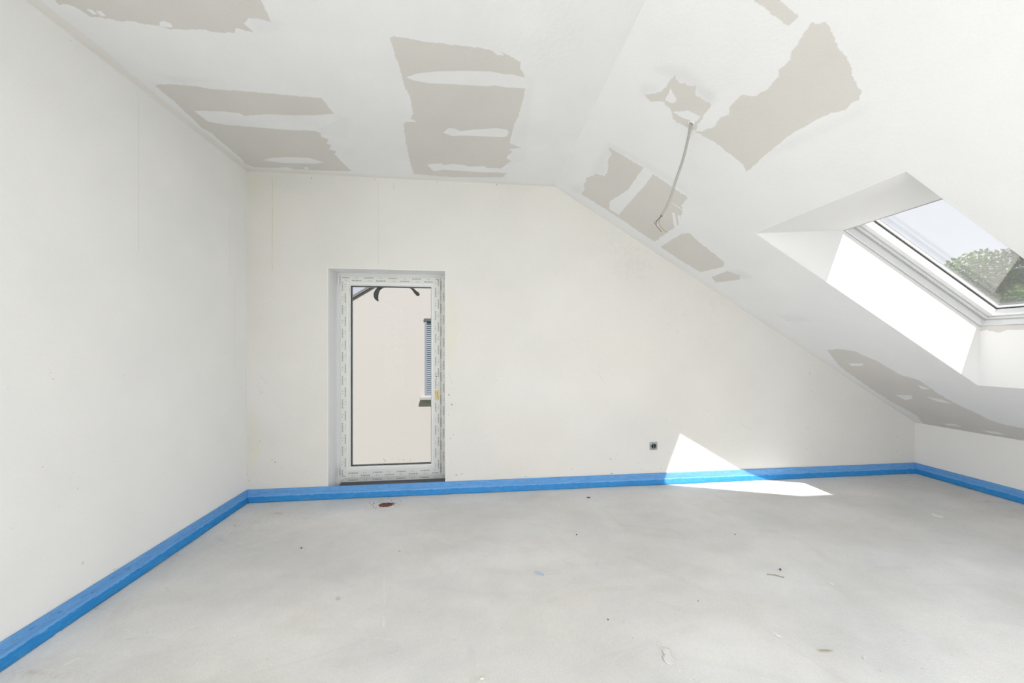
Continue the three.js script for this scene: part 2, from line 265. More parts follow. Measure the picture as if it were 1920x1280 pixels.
// ---- screed floor
const FLOOR_D = 3.2, [floorCanvas, fx] = canvas(2048, Math.round(2048 * FLOOR_D / W), [220, 219, 217]);
{
  const k = 2048 / W, S = ([a, b]) => [a * k, b * k], P = ([u, v]) => { const p = onFloor(u, v); return [p.x, p.z]; };
  const r = rng(5);
  // trowel sweeps
  for (let i = 0; i < 420; i++) {
    const px = r() * 2048, py = r() * floorCanvas.height, L = 30 + r() * 120, cu = (r() - 0.5) * 40, an = (r() - 0.5) * 0.9 + (r() < 0.3 ? 1.3 : 0);
    fx.strokeStyle = css(r() < 0.55 ? [226, 225, 223] : [198, 195, 189], 0.05 + r() * 0.08); fx.lineWidth = 3 + r() * 14; fx.lineCap = 'round';
    fx.beginPath(); fx.moveTo(px, py); fx.quadraticCurveTo(px + L * 0.5 * Math.cos(an) - cu * Math.sin(an), py + L * 0.5 * Math.sin(an) + cu * Math.cos(an), px + L * Math.cos(an), py + L * Math.sin(an)); fx.stroke();
  }
  // brown dust trodden into the corners and along the strip: grains
  for (const [u, v, ru, rv, n, a] of [[520, 962, 90, 18, 900, 0.10], [440, 985, 60, 22, 600, 0.10], [1700, 900, 110, 12, 700, 0.12], [1850, 940, 80, 18, 900, 0.12], [1000, 930, 150, 9, 420, 0.09], [1640, 915, 90, 14, 500, 0.09], [330, 1040, 60, 26, 420, 0.06], [180, 1140, 90, 30, 420, 0.06], [60, 1260, 90, 26, 420, 0.07], [1180, 965, 160, 22, 380, 0.05], [720, 945, 40, 9, 300, 0.12]]) for (let i = 0; i < n; i++) {
    const an = r() * 7, rr = r() * 1.35, q = S(P([u + Math.cos(an) * rr * ru, v + Math.sin(an) * rr * rv])); fx.fillStyle = css([186, 172, 148], a * 0.8 * (0.4 + r())); fx.beginPath(); fx.ellipse(q[0], q[1], 0.6 + r() * 3, 0.5 + r() * 2, r() * 3, 0, 7); fx.fill();
  }
  // scratches and chalky marks
  fx.lineCap = 'butt';
  for (const [u0, v0, u1, v1, w, a] of [[120, 1247, 150, 1232, 2, 0.8], [418, 1010, 437, 990, 1.5, 0.6], [380, 1052, 400, 1040, 1, 0.4], [300, 1104, 330, 1088, 1, 0.4], [560, 1000, 690, 985, 1, 0.3], [720, 1080, 721, 1135, 1.5, 0.4], [720, 1155, 719, 1175, 2.5, 0.5], [1380, 967, 1404, 985, 1, 0.3], [1800, 998, 1828, 1000, 1.5, 0.6], [1160, 990, 1200, 988, 1, 0.4], [1010, 1060, 1030, 1062, 1, 0.3], [945, 1025, 1000, 1022, 1, 0.3], [700, 1195, 735, 1198, 1.5, 0.4]]) { const p = S(P([u0, v0])), q = S(P([u1, v1])); fx.strokeStyle = css([240, 239, 237], a); fx.lineWidth = w; fx.beginPath(); fx.moveTo(...p); fx.lineTo(...q); fx.stroke(); }
  for (let i = 0; i < 260; i++) { const q = [r() * 2048, r() * floorCanvas.height], L = 3 + r() * 16, an = (r() - 0.5) * 1.2; fx.strokeStyle = css(r() < 0.7 ? [238, 237, 235] : [176, 172, 165], 0.15 + r() * 0.3); fx.lineWidth = 0.5 + r() * 0.9; fx.beginPath(); fx.moveTo(q[0], q[1]); fx.lineTo(q[0] + L * Math.cos(an), q[1] + L * Math.sin(an)); fx.stroke(); }
  for (let i = 0; i < 900; i++) { fx.fillStyle = css(r() < 0.45 ? [240, 238, 234] : [146, 136, 120], 0.25 + r() * 0.45); fx.fillRect(r() * 2048, r() * floorCanvas.height, 0.6 + r() * 1.3, 0.6 + r() * 1.1); }
  mottle(floorCanvas, fx, 1, (a, b) => { const n = (fbm(a / 190, b / 110, 5, 51) - 0.5) * 32 + (fbm(a / 34, b / 30, 3, 55) - 0.5) * 9 + (hash2(a, b, 7) - 0.5) * 9, w = (fbm(a / 240 + 5, b / 150, 3, 57) - 0.5) * 12; return [n + w * 0.5, n, n - w * 0.6]; });
}

// ---- protective film on the door frame: printed lettering
const FILM_L = 0.212, FILM_H = 0.06;
const [filmCanvas, pc] = canvas(848, 240, [228, 228, 224]);
{
  const word = (x, y) => { pc.save(); pc.translate(x, y); pc.scale(1.42, 1); pc.font = 'bold 58px sans-serif'; pc.fillStyle = css([88, 86, 88]); pc.textAlign = 'center'; pc.textBaseline = 'middle'; pc.fillText('SCHÜCO', 0, 0); pc.restore(); };
  const marks = (x, y, sub) => { pc.strokeStyle = css([120, 118, 118]); pc.lineWidth = 6; pc.beginPath(); pc.moveTo(x - 46, y + 18); pc.lineTo(x - 8, y - 16); pc.lineTo(x - 40, y - 8); pc.stroke(); pc.beginPath(); pc.moveTo(x + 40, y + 20); pc.lineTo(x + 40, y - 4); pc.lineTo(x + 56, y - 20); pc.lineTo(x + 72, y - 4); pc.lineTo(x + 72, y + 20); pc.closePath(); pc.stroke(); if (sub) pc.fillRect(x + 82, y + 14, 16, 7); };
  for (const o of [-848, 0, 848]) { word(212 + o, 66); marks(212 + 400 + o, 66, true); word(636 + o, 166); marks(636 - 410 + o, 166, false); marks(636 + 438 + o, 166, false); }
}
const filmMap = asTexture(filmCanvas, true);
const [tagCanvas, tc] = canvas(64, 128, [226, 208, 160]);
tc.fillStyle = css([110, 96, 66]); for (let i = 0; i < 9; i++) tc.fillRect(30 + (i % 2) * 5, 26 + i * 8, 10 - (i % 3) * 3, 5); tc.fillStyle = css([170, 150, 108]); tc.fillRect(8, 12, 5, 40); tc.fillRect(50, 86, 6, 26);

// ---- blue foam
const [foamCanvas, oc] = canvas(1024, 64, [106, 163, 222]);
const foamBumpC = document.createElement('canvas'); foamBumpC.width = 1024; foamBumpC.height = 64; const ob = foamBumpC.getContext('2d'); ob.fillStyle = '#808080'; ob.fillRect(0, 0, 1024, 64);
{
  const r = rng(19);
  for (let i = 0; i < 22; i++) { const px = r() * 1024, py = 16 + r() * 26; ob.strokeStyle = '#202020'; ob.lineWidth = 3; ob.beginPath(); ob.arc(px, py, 5 + r() * 3, 0.2, 2.2); ob.stroke(); oc.strokeStyle = css([52, 104, 168], 0.5); oc.lineWidth = 1.6; oc.beginPath(); oc.arc(px, py, 5, 0.2, 2.2); oc.stroke(); }  // dents: bump arcs, with their shaded crease also drawn into the colour
  for (let i = 0; i < 60; i++) { oc.fillStyle = css([120, 130, 136], 0.12 + r() * 0.2); oc.beginPath(); oc.ellipse(r() * 1024, r() * 64, 3 + r() * 12, 1 + r() * 2, 0, 0, 7); oc.fill(); }
  mottle(foamCanvas, oc, 1, (a, b) => { const n = (hash2(a, b, 3) - 0.5) * 22 + (fbm(a / 30, b / 8, 3, 61) - 0.5) * 18; return [n, n, n * 0.7]; });
}
const [flapCanvas, wc] = canvas(1024, 64, [34, 134, 204]);
{
  const r = rng(29);
  // matt foam showing above the edge of the film
  fillPoly(wc, torn([[-20, -10], [1044, -10], [1044, 13], [-20, 13]], 5, 9, 47), css([106, 163, 222]));
  for (let i = 0; i < 130; i++) { const px = r() * 1024; wc.strokeStyle = css(r() < 0.5 ? [70, 158, 220] : [18, 96, 160], 0.1 + r() * 0.2); wc.lineWidth = 0.8 + r() * 1.4; wc.beginPath(); wc.moveTo(px, 64 - r() * 40); wc.lineTo(px + 6 + r() * 24, 64 - r() * 50); wc.stroke(); }
  for (let i = 0; i < 120; i++) { wc.fillStyle = css([132, 140, 134], 0.2 + r() * 0.3); wc.beginPath(); wc.ellipse(r() * 1024, 40 + r() * 24, 2 + r() * 10, 0.8 + r() * 2, 0, 0, 7); wc.fill(); }
  mottle(flapCanvas, wc, 1, (a, b) => { const n = (hash2(a, b, 13) - 0.5) * 14 + (fbm(a / 24, b / 10, 3, 67) - 0.5) * 22; return [n, n, n * 0.7]; });
}

// ------------------------------------------------------------------ materials
const mat = (o) => new THREE.MeshStandardMaterial({ roughness: 0.9, ...o });
const lin = (r, g, b) => new THREE.Color().setRGB(r, g, b);
const M = {
  ceiling: mat({ map: ceilingMap, roughness: 0.95, bumpMap: bumpOf(plasterBump, 2.2, 1.7), bumpScale: 0.0012 }),
  slope: mat({ map: slopeMap, roughness: 0.95, bumpMap: bumpOf(plasterBump, 3.4, 2), bumpScale: 0.0012 }),
  back: mat({ map: asTexture(backCanvas), roughness: 0.93, bumpMap: bumpOf(plasterBump, 7, 3), bumpScale: 0.0008 }),
  left: mat({ map: asTexture(leftCanvas), roughness: 0.93, bumpMap: bumpOf(plasterBump, 3, 3), bumpScale: 0.0008 }),
  plain: mat({ color: lin(0.88, 0.875, 0.855), bumpMap: plasterBump, bumpScale: 0.0008 }),
  lining: mat({ color: lin(0.90, 0.90, 0.895), roughness: 0.85, bumpMap: plasterBump, bumpScale: 0.0006 }),
  floor: mat({ map: asTexture(floorCanvas), roughness: 0.88, bumpMap: bumpOf(screedBump, 18, 9), bumpScale: 0.0008 }),
  board: mat({ color: lin(0.71, 0.69, 0.66), roughness: 0.95, side: THREE.DoubleSide }),
  reveal: mat({ color: lin(0.92, 0.925, 0.93), roughness: 0.22 }),
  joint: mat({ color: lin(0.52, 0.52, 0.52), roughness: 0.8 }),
  upvc: mat({ color: lin(0.86, 0.87, 0.87), roughness: 0.28 }),
  film: mat({ map: filmMap, roughness: 0.4 }),
  gasket: mat({ color: lin(0.03, 0.03, 0.035), roughness: 0.6 }),
  spacer: mat({ color: lin(0.20, 0.21, 0.24), roughness: 0.4, metalness: 0.5 }),
  alu: mat({ color: lin(0.13, 0.135, 0.15), roughness: 0.45, metalness: 0.4 }),
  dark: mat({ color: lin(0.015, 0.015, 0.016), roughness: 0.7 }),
  glass: new THREE.MeshPhysicalMaterial({ color: 0xffffff, transmission: 1, thickness: 0, roughness: 0, ior: 1.52, specularIntensity: 0.008 }),
  roofGlass: new THREE.MeshPhysicalMaterial({ color: 0xffffff, transmission: 1, thickness: 0, roughness: 0, ior: 1.5 }),
  lacquer: mat({ color: lin(0.85, 0.86, 0.865), roughness: 0.3 }),
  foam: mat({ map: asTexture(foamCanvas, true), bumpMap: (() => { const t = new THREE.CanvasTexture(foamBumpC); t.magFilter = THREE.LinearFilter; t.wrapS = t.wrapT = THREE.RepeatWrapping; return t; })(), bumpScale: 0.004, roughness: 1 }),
  flap: mat({ map: asTexture(flapCanvas, true), roughness: 0.6 }),
  tag: mat({ map: asTexture(tagCanvas), roughness: 0.7 }),
  render: mat({ color: lin(0.395, 0.373, 0.371), bumpMap: plasterBump, bumpScale: 0.0008 }),
  roofEdge: mat({ color: lin(0.15, 0.145, 0.15), roughness: 0.7 }),
  shutter: mat({ color: lin(0.20, 0.235, 0.29), roughness: 0.45 }),
  shutterBox: mat({ color: lin(0.075, 0.08, 0.09), roughness: 0.6 }),
  sill: mat({ color: lin(0.30, 0.29, 0.29), roughness: 0.5 }),
  steel: mat({ color: lin(0.36, 0.40, 0.44), roughness: 0.42, metalness: 0.55 }),
  brightSteel: mat({ color: lin(0.80, 0.81, 0.82), roughness: 0.3, metalness: 0.6 }),
  bakelite: mat({ color: lin(0.012, 0.012, 0.013), roughness: 0.35 }),
  brass: mat({ color: lin(0.42, 0.36, 0.28), roughness: 0.4, metalness: 0.6 }),
  cable: mat({ color: lin(0.40, 0.388, 0.36), roughness: 0.55 }),
  wireBlue: mat({ color: lin(0.05, 0.075, 0.20), roughness: 0.4 }),
  wireBrown: mat({ color: lin(0.09, 0.035, 0.03), roughness: 0.4 }),
  wireGreen: mat({ color: lin(0.36, 0.28, 0.05), roughness: 0.4 }),
  compound: mat({ color: lin(0.80, 0.79, 0.76), roughness: 0.95 }),
  crust: mat({ color: lin(0.30, 0.26, 0.20), roughness: 0.95 }),
  hole: mat({ color: lin(0.16, 0.12, 0.085), roughness: 1 }),
  redPipe: mat({ color: lin(0.22, 0.05, 0.04), roughness: 0.45 }),
  bark: mat({ color: lin(0.10, 0.08, 0.06) }),
  tape: mat({ color: lin(0.045, 0.05, 0.052), roughness: 0.5, side: THREE.DoubleSide }),
  tile: mat({ color: lin(0.16, 0.10, 0.08), roughness: 0.8 }),
  grass: mat({ color: lin(0.12, 0.17, 0.06), roughness: 1 }),
};
const LEAF = [lin(0.07, 0.155, 0.018), lin(0.09, 0.19, 0.02), lin(0.14, 0.25, 0.03)].map((c) => new THREE.MeshPhysicalMaterial({ color: c, roughness: 1, transmission: 0.35, thickness: 0, side: THREE.DoubleSide }));

// ------------------------------------------------------------------ the room
// floor: a screed slab with a broken hole near the door
const HOLE_C = [1.163, 0.172], HOLE = [];
{ const r = rng(3); for (let i = 0; i < 22; i++) { const a = i / 22 * Math.PI * 2, e = 0.85 + r() * 0.3; HOLE.push([HOLE_C[0] + Math.cos(a) * 0.064 * e, HOLE_C[1] + Math.sin(a) * 0.046 * e]); } }
{
  const g = prism(rect(0, W, -DEPTH, 0.36), 0.09, [HOLE.map(([a, b]) => [a, -b])]);     // shape y = -z
  g.rotateX(-Math.PI / 2).translate(0, -0.09, 0);
  setUV(g, (x, y, z) => [x / W, 1 - z / FLOOR_D]);
  const fl = structure('floor', g, M.floor, 'pale grey sanded screed floor with trowel marks');
  
  const hs = shapeOf(HOLE.map(([a, b]) => [HOLE_C[0] + (a - HOLE_C[0]) * 1.08, -(HOLE_C[1] + (b - HOLE_C[1]) * 1.08)]));
  const base = new THREE.ExtrudeGeometry(hs, { depth: 0.045, bevelEnabled: false }).rotateX(-Math.PI / 2).translate(0, -0.09, 0);
  const lip = new THREE.ExtrudeGeometry(shapeOf(HOLE.map(([a, b]) => [HOLE_C[0] + (a - HOLE_C[0]) * 1.05, -(HOLE_C[1] + (b - HOLE_C[1]) * 1.05)]), [HOLE.map(([a, b], i) => { const k = 0.93 - 0.1 * hash2(i, 5, 2); return [HOLE_C[0] + (a - HOLE_C[0]) * k, -(HOLE_C[1] + (b - HOLE_C[1]) * k)]; })]), { depth: 0.083, bevelEnabled: false }).rotateX(-Math.PI / 2).translate(0, -0.088, 0);
  part('hole_edge', lip, M.hole, fl, 'brown broken edge of the hole');
  part('hole_bottom', base, M.hole, fl, 'brown rubble at the bottom of the broken hole');
}
{
  // back wall with the door opening; it runs up behind the slope to the roof
  const outline = [[-0.3, -0.3], [W + 0.3, -0.3], [W + 0.3, KNEE + 0.25], [BEND, H + 0.42], [-0.3, H + 0.42]];
  const g = prism(outline, 0.36, [rect(DOOR.x0, DOOR.x1, DOOR.bottom, DOOR.top)]).translate(0, 0, -0.36);
  setUV(g, (x, y) => [x / W, y / H]);
  structure('wall_back', g, M.back, 'off-white skimmed gable wall with faint drips and specks');
}
{
  const g = prism(rect(-0.36, DEPTH + 0.3, -0.3, H + 0.3), 0.3, [rect(3.8, 5.7, 0.25, 2.25)]).rotateY(-Math.PI / 2);      // (z, y) outline
  structure('wall_left', setUV(g, (x, y, z) => [z / LEFT_D, y / H]), M.left, 'off-white skimmed side wall');
}
structure('wall_right', boxTo(W, W + 0.3, -0.3, KNEE + 0.02, 0, DEPTH + 0.3), M.plain, 'low off-white knee wall below the slope');
{
  const outline = [[-0.3, -0.3], [W + 0.3, -0.3], [W + 0.3, KNEE + 0.25], [BEND, H + 0.42], [-0.3, H + 0.42]];
  const g = prism(outline, 0.3, [rect(0.6, 3.4, 0.06, 2.28)]).translate(0, 0, DEPTH);
  structure('wall_rear', g, M.plain, 'off-white end wall with a wide glazed opening');
}
{
  const g = boxTo(-0.3, BEND + 0.25, H, H + 0.3, -0.3, DEPTH + 0.3);
  setUV(g, (x, y, z) => [x / BEND, 1 - z / CEIL_D]);
  structure('ceiling', g, M.ceiling, 'flat plasterboard ceiling with bare grey patches between white joint compound');
}
const SKY_Z = [0.9270, 3.5, 4.9], SKY_W = 0.816;
const onRoof = (o) => { o.position.copy(P0); o.rotation.z = -TH; return o; };
{
  const holes = SKY_Z.map((z) => rect(-1.2268 - 0.012, 0.8343 + 0.012, -(z + SKY_W + 0.012), -(z - 0.012)));
  const g = prism(rect(S_TOP, 2.25, -(DEPTH + 0.3), 0.3), -G_IN, holes).rotateX(-Math.PI / 2).translate(0, G_IN, 0);
  setUV(g, (s, y, z) => [(s - S_TOP) / S_LEN, 1 - z / SLOPE_D]);
  onRoof(structure('ceiling_slope', g, M.slope, 'sloping plasterboard ceiling with bare grey patches and white joint compound'));
  const rh = SKY_Z.map((z) => rect(-0.735, 0.690, -(z + SKY_W + 0.06), -(z - 0.06)));
  const roof = prism(rect(-3.1, 2.9, -(DEPTH + 0.3), 0.36), 0.06, rh).rotateX(-Math.PI / 2).translate(0, 0.001, 0);
  onRoof(structure('roof', roof, M.tile, 'brown tiled roof over the room'));
}

// ------------------------------------------------------------------ mitred frame pieces
// side: top | right | bottom | left in the plane (a to the right, b up); u runs clockwise along the piece, v to its outer edge
function mitre(outer, inner, side, depth) {
  const [a0, a1, b0, b1] = outer, [c0, c1, d0, d1] = inner;
  const pts = { top: [[a0, b1], [c0, d1], [c1, d1], [a1, b1]], bottom: [[a0, b0], [a1, b0], [c1, d0], [c0, d0]], left: [[a0, b0], [c0, d0], [c0, d1], [a0, b1]], right: [[a1, b0], [a1, b1], [c1, d1], [c1, d0]] }[side];
  return prism(pts, depth);
}
const SIDES = ['top', 'right', 'bottom', 'left'];
function ring(outer, inner, depth) { return mergeGeometries(SIDES.map((s) => mitre(outer, inner, s, depth))); }
function filmUV(g, outer, side, shift) {
  const [a0, a1, b0, b1] = outer;
  return setUV(g, (x, y) => ({ top: [(x - a0) / FILM_L, 1 - (b1 - y) / FILM_H], bottom: [(a1 - x) / FILM_L, 1 - (y - b0) / FILM_H], left: [(y - b0) / FILM_L, 1 - (x - a0) / FILM_H], right: [(b1 - y) / FILM_L, 1 - (a1 - x) / FILM_H] }[side]).map((q, i) => (i ? q : q + shift)));
}

// ------------------------------------------------------------------ the glazed door
{
  const d = structureGroup('door_1', 'white glazed balcony door still wrapped in printed protective film');
  const ZF = -0.180;                                     // face of the fixed frame
  const fo = [0.625, 1.640, -0.01, 1.968], fi = [0.704, 1.552, 0.115, 1.905];
  const names = { top: 'frame_head', bottom: 'frame_sill', left: 'frame_jamb', right: 'frame_jamb' };
  const filmO = [0.655, 1.612, 0.064, 1.945];
  for (const s of SIDES) {
    const m = part(names[s], mitre(fo, fi, s, 0.075).translate(0, 0, ZF - 0.075), M.upvc, d);
    if (s === 'left' || s === 'top') continue;
    part('protective_film', filmUV(mitre(filmO, [0.71, 1.560, 0.102, 1.9], s, 0.001), filmO, s, 0.35).translate(0, 0, ZF), M.film, m, 'film printed with grey lettering');
  }
  const ZS = -0.163, so = [0.684, 1.566, 0.108, 1.930], si = [0.752, 1.492, 0.190, 1.856];
  const rails = { top: 'sash_rail', bottom: 'sash_rail', left: 'sash_stile', right: 'sash_stile' };
  const bead = [0.742, 1.502, 0.178, 1.868];
  for (const s of SIDES) {
    const m = part(rails[s], mitre(so, si, s, 0.070).translate(0, 0, ZS - 0.070), M.upvc, d);
    part('protective_film', filmUV(mitre(so, bead, s, 0.001), so, s, 0.1).translate(0, 0, ZS), M.film, m, 'film printed with grey lettering');
  }
  // glazing bead, a little lower than the film, then gasket, spacer and the two panes
  const gi = [0.762, 1.482, 0.200, 1.846];
  for (const s of SIDES) part('glazing_bead', mitre(si, gi, s, 0.020).translate(0, 0, -0.197), M.upvc, d);
  part('gasket', ring([0.758, 1.486, 0.196, 1.850], [0.7655, 1.4785, 0.2035, 1.8425], 0.006), M.gasket, d).position.z = -0.2035;
  part('spacer', ring([0.758, 1.486, 0.196, 1.850], [0.7685, 1.4755, 0.2065, 1.8395], 0.016), M.spacer, d).position.z = -0.2245;
  part('pane', boxTo(0.757, 1.487, 0.195, 1.851, -0.208, -0.204), M.glass, d, 'inner pane of clear glass');
  part('pane', boxTo(0.757, 1.487, 0.195, 1.851, -0.229, -0.225), M.glass, d, 'outer pane of clear glass');
  // white lining of the reveal
  part('reveal_lining', boxTo(DOOR.x0 - 0.001, DOOR.x0 + 0.004, 0.0, DOOR.top, ZF, -0.0005), M.reveal, d, 'white painted reveal'); part('reveal_lining', boxTo(DOOR.x1 - 0.004, DOOR.x1 + 0.001, 0.0, DOOR.top, ZF, -0.0005), M.reveal, d, 'white painted reveal');
  part('reveal_lining', boxTo(DOOR.x0 + 0.004, DOOR.x1 - 0.004, DOOR.top - 0.004, DOOR.top + 0.001, ZF, -0.0005), M.reveal, d, 'white painted reveal');
  // dark threshold
  part('threshold', (() => { const g = prism([[-0.20, 0.034], [-0.150, 0.034], [-0.140, 0.042], [-0.146, 0.060], [-0.20, 0.066]], 0.93); return g.rotateY(-Math.PI / 2).translate(1.612, 0, 0); })(), M.alu, d, 'dark grey metal threshold');
  part('threshold_shadow', boxTo(0.66, 1.62, -0.015, 0.034, -0.195, -0.156), M.dark, d, 'black strip set in as the shadow gap under the threshold');  // black box stands for the shade below the threshold
  // handle holes, label, hinge covers
  for (const [u, v] of [[817.5, 701], [818, 705.5], [818, 710]]) { const p = onBack(u, v, ZS); part('handle_hole', new THREE.CylinderGeometry(v === 705.5 ? 0.006 : 0.004, v === 705.5 ? 0.006 : 0.004, 0.003, 14).rotateX(Math.PI / 2).translate(p.x, p.y, ZS + 0.001), M.dark, d, 'black hole where the handle will go'); }
  { const p = onBack(815, 731, ZS), q = onBack(823.5, 750, ZS), g = boxTo(p.x, q.x, q.y, p.y, ZS + 0.001, ZS + 0.002); part('sticker', g, M.tag, d, 'small yellowed paper label'); }
  for (const [v0, v1] of [[517.5, 533], [877, 896]]) { const p = onBack(634.5, v0, -0.16), q = onBack(634.5, v1, -0.16); part('hinge', new THREE.CapsuleGeometry(0.0075, p.y - q.y - 0.015, 4, 10).translate(p.x, (p.y + q.y) / 2, -0.168), M.upvc, d, 'white hinge barrel'); }
  // crumbs of mortar on the glass edge
  const r = rng(8), c = []; for (let i = 0; i < 90; i++) { const x = 1.0 + r() * 0.47 * (0.4 + 0.6 * r()), s = 0.0015 + r() * 0.004; c.push(new THREE.IcosahedronGeometry(s, 0).scale(1, 0.7, 0.6).translate(x, 0.2065 + r() * 0.004 + (r() < 0.15 ? r() * 0.05 : 0), -0.2035)); }
  const crumbs = part('mortar_crumbs', mergeGeometries(c), M.crust, d, 'grit stuck along the lower glass edge'); crumbs.userData.kind = 'stuff';
}

// ------------------------------------------------------------------ skylights: linings, frame, sash, two panes
function skylight(name, z, label) {
  const g = structureGroup(name, label); g.position.set(P0.x, P0.y, z); g.rotation.z = -TH;      // x down the slope, y out through the roof, z along the room
  const w = SKY_W, t = 0.012, g0 = G_IN, sT0 = -1.2268, sB0 = 0.8343, sT1 = -0.672, sB1 = 0.629;
  const flat = (pts, z0, z1) => prism(pts, z1 - z0).translate(0, 0, z0);
  const metres = (q) => setUV(q, (x, y, zz) => [x + y * 0.3, zz + y]);
  part('lining_top', metres(flat([[sT0, g0], [sT1, 0], [sT1 - 0.03, 0], [sT0 - 0.0119, g0]], -t, w + t)), M.lining, g);
  part('lining_bottom', metres(flat([[sB0, g0], [sB0 + 0.0119, g0], [sB1 + 0.03, 0], [sB1, 0]], -t, w + t)), M.lining, g);
  const side = [[sT0, g0], [sB0, g0], [sB1, 0], [sT1, 0]];
  part('lining_side', metres(flat(side, -t, 0)), M.lining, g);
  part('lining_side', metres(flat(side, w, w + t)), M.lining, g);
  { // bare board left between the compound and the frame on the bottom lining
    const len = Math.hypot(sB0 - sB1, g0), q = new THREE.ShapeGeometry(shapeOf(torn([[0.002, len - 0.002], [0.002, len - 0.034], [0.03, len - 0.03], [0.10, len - 0.052], [0.13, len - 0.036], [0.4, len - 0.04], [w - 0.002, len - 0.034], [w - 0.002, len - 0.002]], 0.006, 0.008, 7))), a = q.attributes.position;
    for (let i = 0; i < a.count; i++) { const zz = a.getX(i), k = a.getY(i) / len; a.setXYZ(i, sB0 + (sB1 - sB0) * k - 0.0007, g0 * (1 - k), zz); }
    q.computeVertexNormals(); part('bare_board', q, M.board, g, 'strip of bare grey plasterboard below the frame');
  }
  // plane coordinates for mitre(): a = down slope, b = -z
  const up = (q, lo) => q.rotateX(-Math.PI / 2).translate(0, lo, 0);
  const R = (s0, s1, za, zb) => [s0, s1, -zb, -za];
  const pieces = (nm, o, i, lo, hi, m) => SIDES.forEach((sd) => part(nm, up(mitre(o, i, sd, hi - lo), lo), m, g));
  pieces('frame_rail', R(-0.73, 0.685, -0.055, w + 0.055), R(-0.672, 0.620, 0.014, w - 0.014), 0.0, 0.042, M.lacquer);
  pieces('sash_lip', R(-0.73, 0.685, -0.055, w + 0.055), R(-0.680, 0.609, 0.030, w - 0.030), 0.046, 0.062, M.lacquer);
  pieces('sash_rail', R(-0.73, 0.685, -0.055, w + 0.055), R(-0.694, 0.594, 0.064, w - 0.092), 0.065, 0.116, M.lacquer);
  part('groove', up(ring(R(-0.73, 0.685, -0.055, w + 0.055), R(-0.676, 0.611, 0.024, w - 0.024), 0.0044), 0.0418), M.joint, g, 'shadow joint between frame and sash');
  part('shadow_line', up(ring(R(-0.674, 0.632, -0.004, w + 0.004), R(-0.668, 0.626, 0.0035, w - 0.0035), 0.0025), -0.0027), M.joint, g, 'grey line set in as the soft shadow between lining and frame');  // grey ring stands for the shadow line under the frame
  part('gasket', up(ring(R(-0.71, 0.61, 0.05, w - 0.07), R(-0.697, 0.590, 0.068, w - 0.096), 0.003), 0.1165), M.gasket, g);
  part('pane', up(prism(rect(-0.71, 0.61, -(w - 0.07), -0.05), 0.004), 0.120), M.roofGlass, g);
  part('spacer', up(ring(R(-0.72, 0.62, 0.05, w - 0.07), R(-0.700, 0.586, 0.072, w - 0.10), 0.014), 0.1245), M.upvc, g);
  part('pane', up(prism(rect(-0.71, 0.61, -(w - 0.07), -0.05), 0.004), 0.140), M.roofGlass, g);
  part('cladding', up(ring(R(-0.78, 0.73, -0.10, w + 0.10), R(-0.71, 0.605, 0.045, w - 0.075), 0.03), 0.146), M.alu, g);
}
skylight('window_1', SKY_Z[0], 'white roof window deep in a flared plasterboard opening, sun on its side lining');
skylight('window_2', SKY_Z[1], 'further white roof window in the slope');
skylight('window_3', SKY_Z[2], 'last white roof window in the slope');

// the glazed front in the end wall behind the camera
{
  const g = structureGroup('window_4', 'wide white glazed front in the end wall');
  const o = [0.6, 3.4, 0.06, 2.28];
  for (const s of SIDES) part('frame_rail', mitre(o, [0.67, 3.33, 0.13, 2.21], s, 0.07).translate(0, 0, DEPTH + 0.1), M.upvc, g);
  part('mullion', boxTo(1.97, 2.03, 0.13, 2.21, DEPTH + 0.1, DEPTH + 0.17), M.upvc, g);
  part('pane', boxTo(0.66, 1.98, 0.12, 2.22, DEPTH + 0.13, DEPTH + 0.136), M.glass, g);
  part('pane', boxTo(2.02, 3.34, 0.12, 2.22, DEPTH + 0.13, DEPTH + 0.136), M.glass, g);
}
{
  const g = structureGroup('added_window_5', 'added white window in the side wall behind the camera, for light from the left');  // unseen window, added so light also comes from the left
  const turned = (q) => q.rotateY(-Math.PI / 2).translate(-0.12, 0, 0);
  for (const s of SIDES) part('frame_rail', turned(mitre([3.8, 5.7, 0.25, 2.25], [3.87, 5.63, 0.32, 2.18], s, 0.07)), M.upvc, g);
  part('mullion', boxTo(-0.19, -0.12, 0.32, 2.18, 4.72, 4.78), M.upvc, g);
  part('pane', boxTo(-0.16, -0.154, 0.31, 2.19, 3.86, 4.73), M.glass, g); part('pane', boxTo(-0.16, -0.154, 0.31, 2.19, 4.77, 5.64), M.glass, g);
}
for (const z of SKY_Z.slice(1)) {                        // added area lamps, far brighter than the sky, in the two rear roof windows
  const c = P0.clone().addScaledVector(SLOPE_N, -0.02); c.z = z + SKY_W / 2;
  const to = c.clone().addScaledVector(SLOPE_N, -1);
  const l = addedLamp('roof_window_fill_lamp', c.x, c.y, c.z, to.x, to.y, to.z, 0.78, 1.24, 15.0);
  l.rotateZ(0);
}

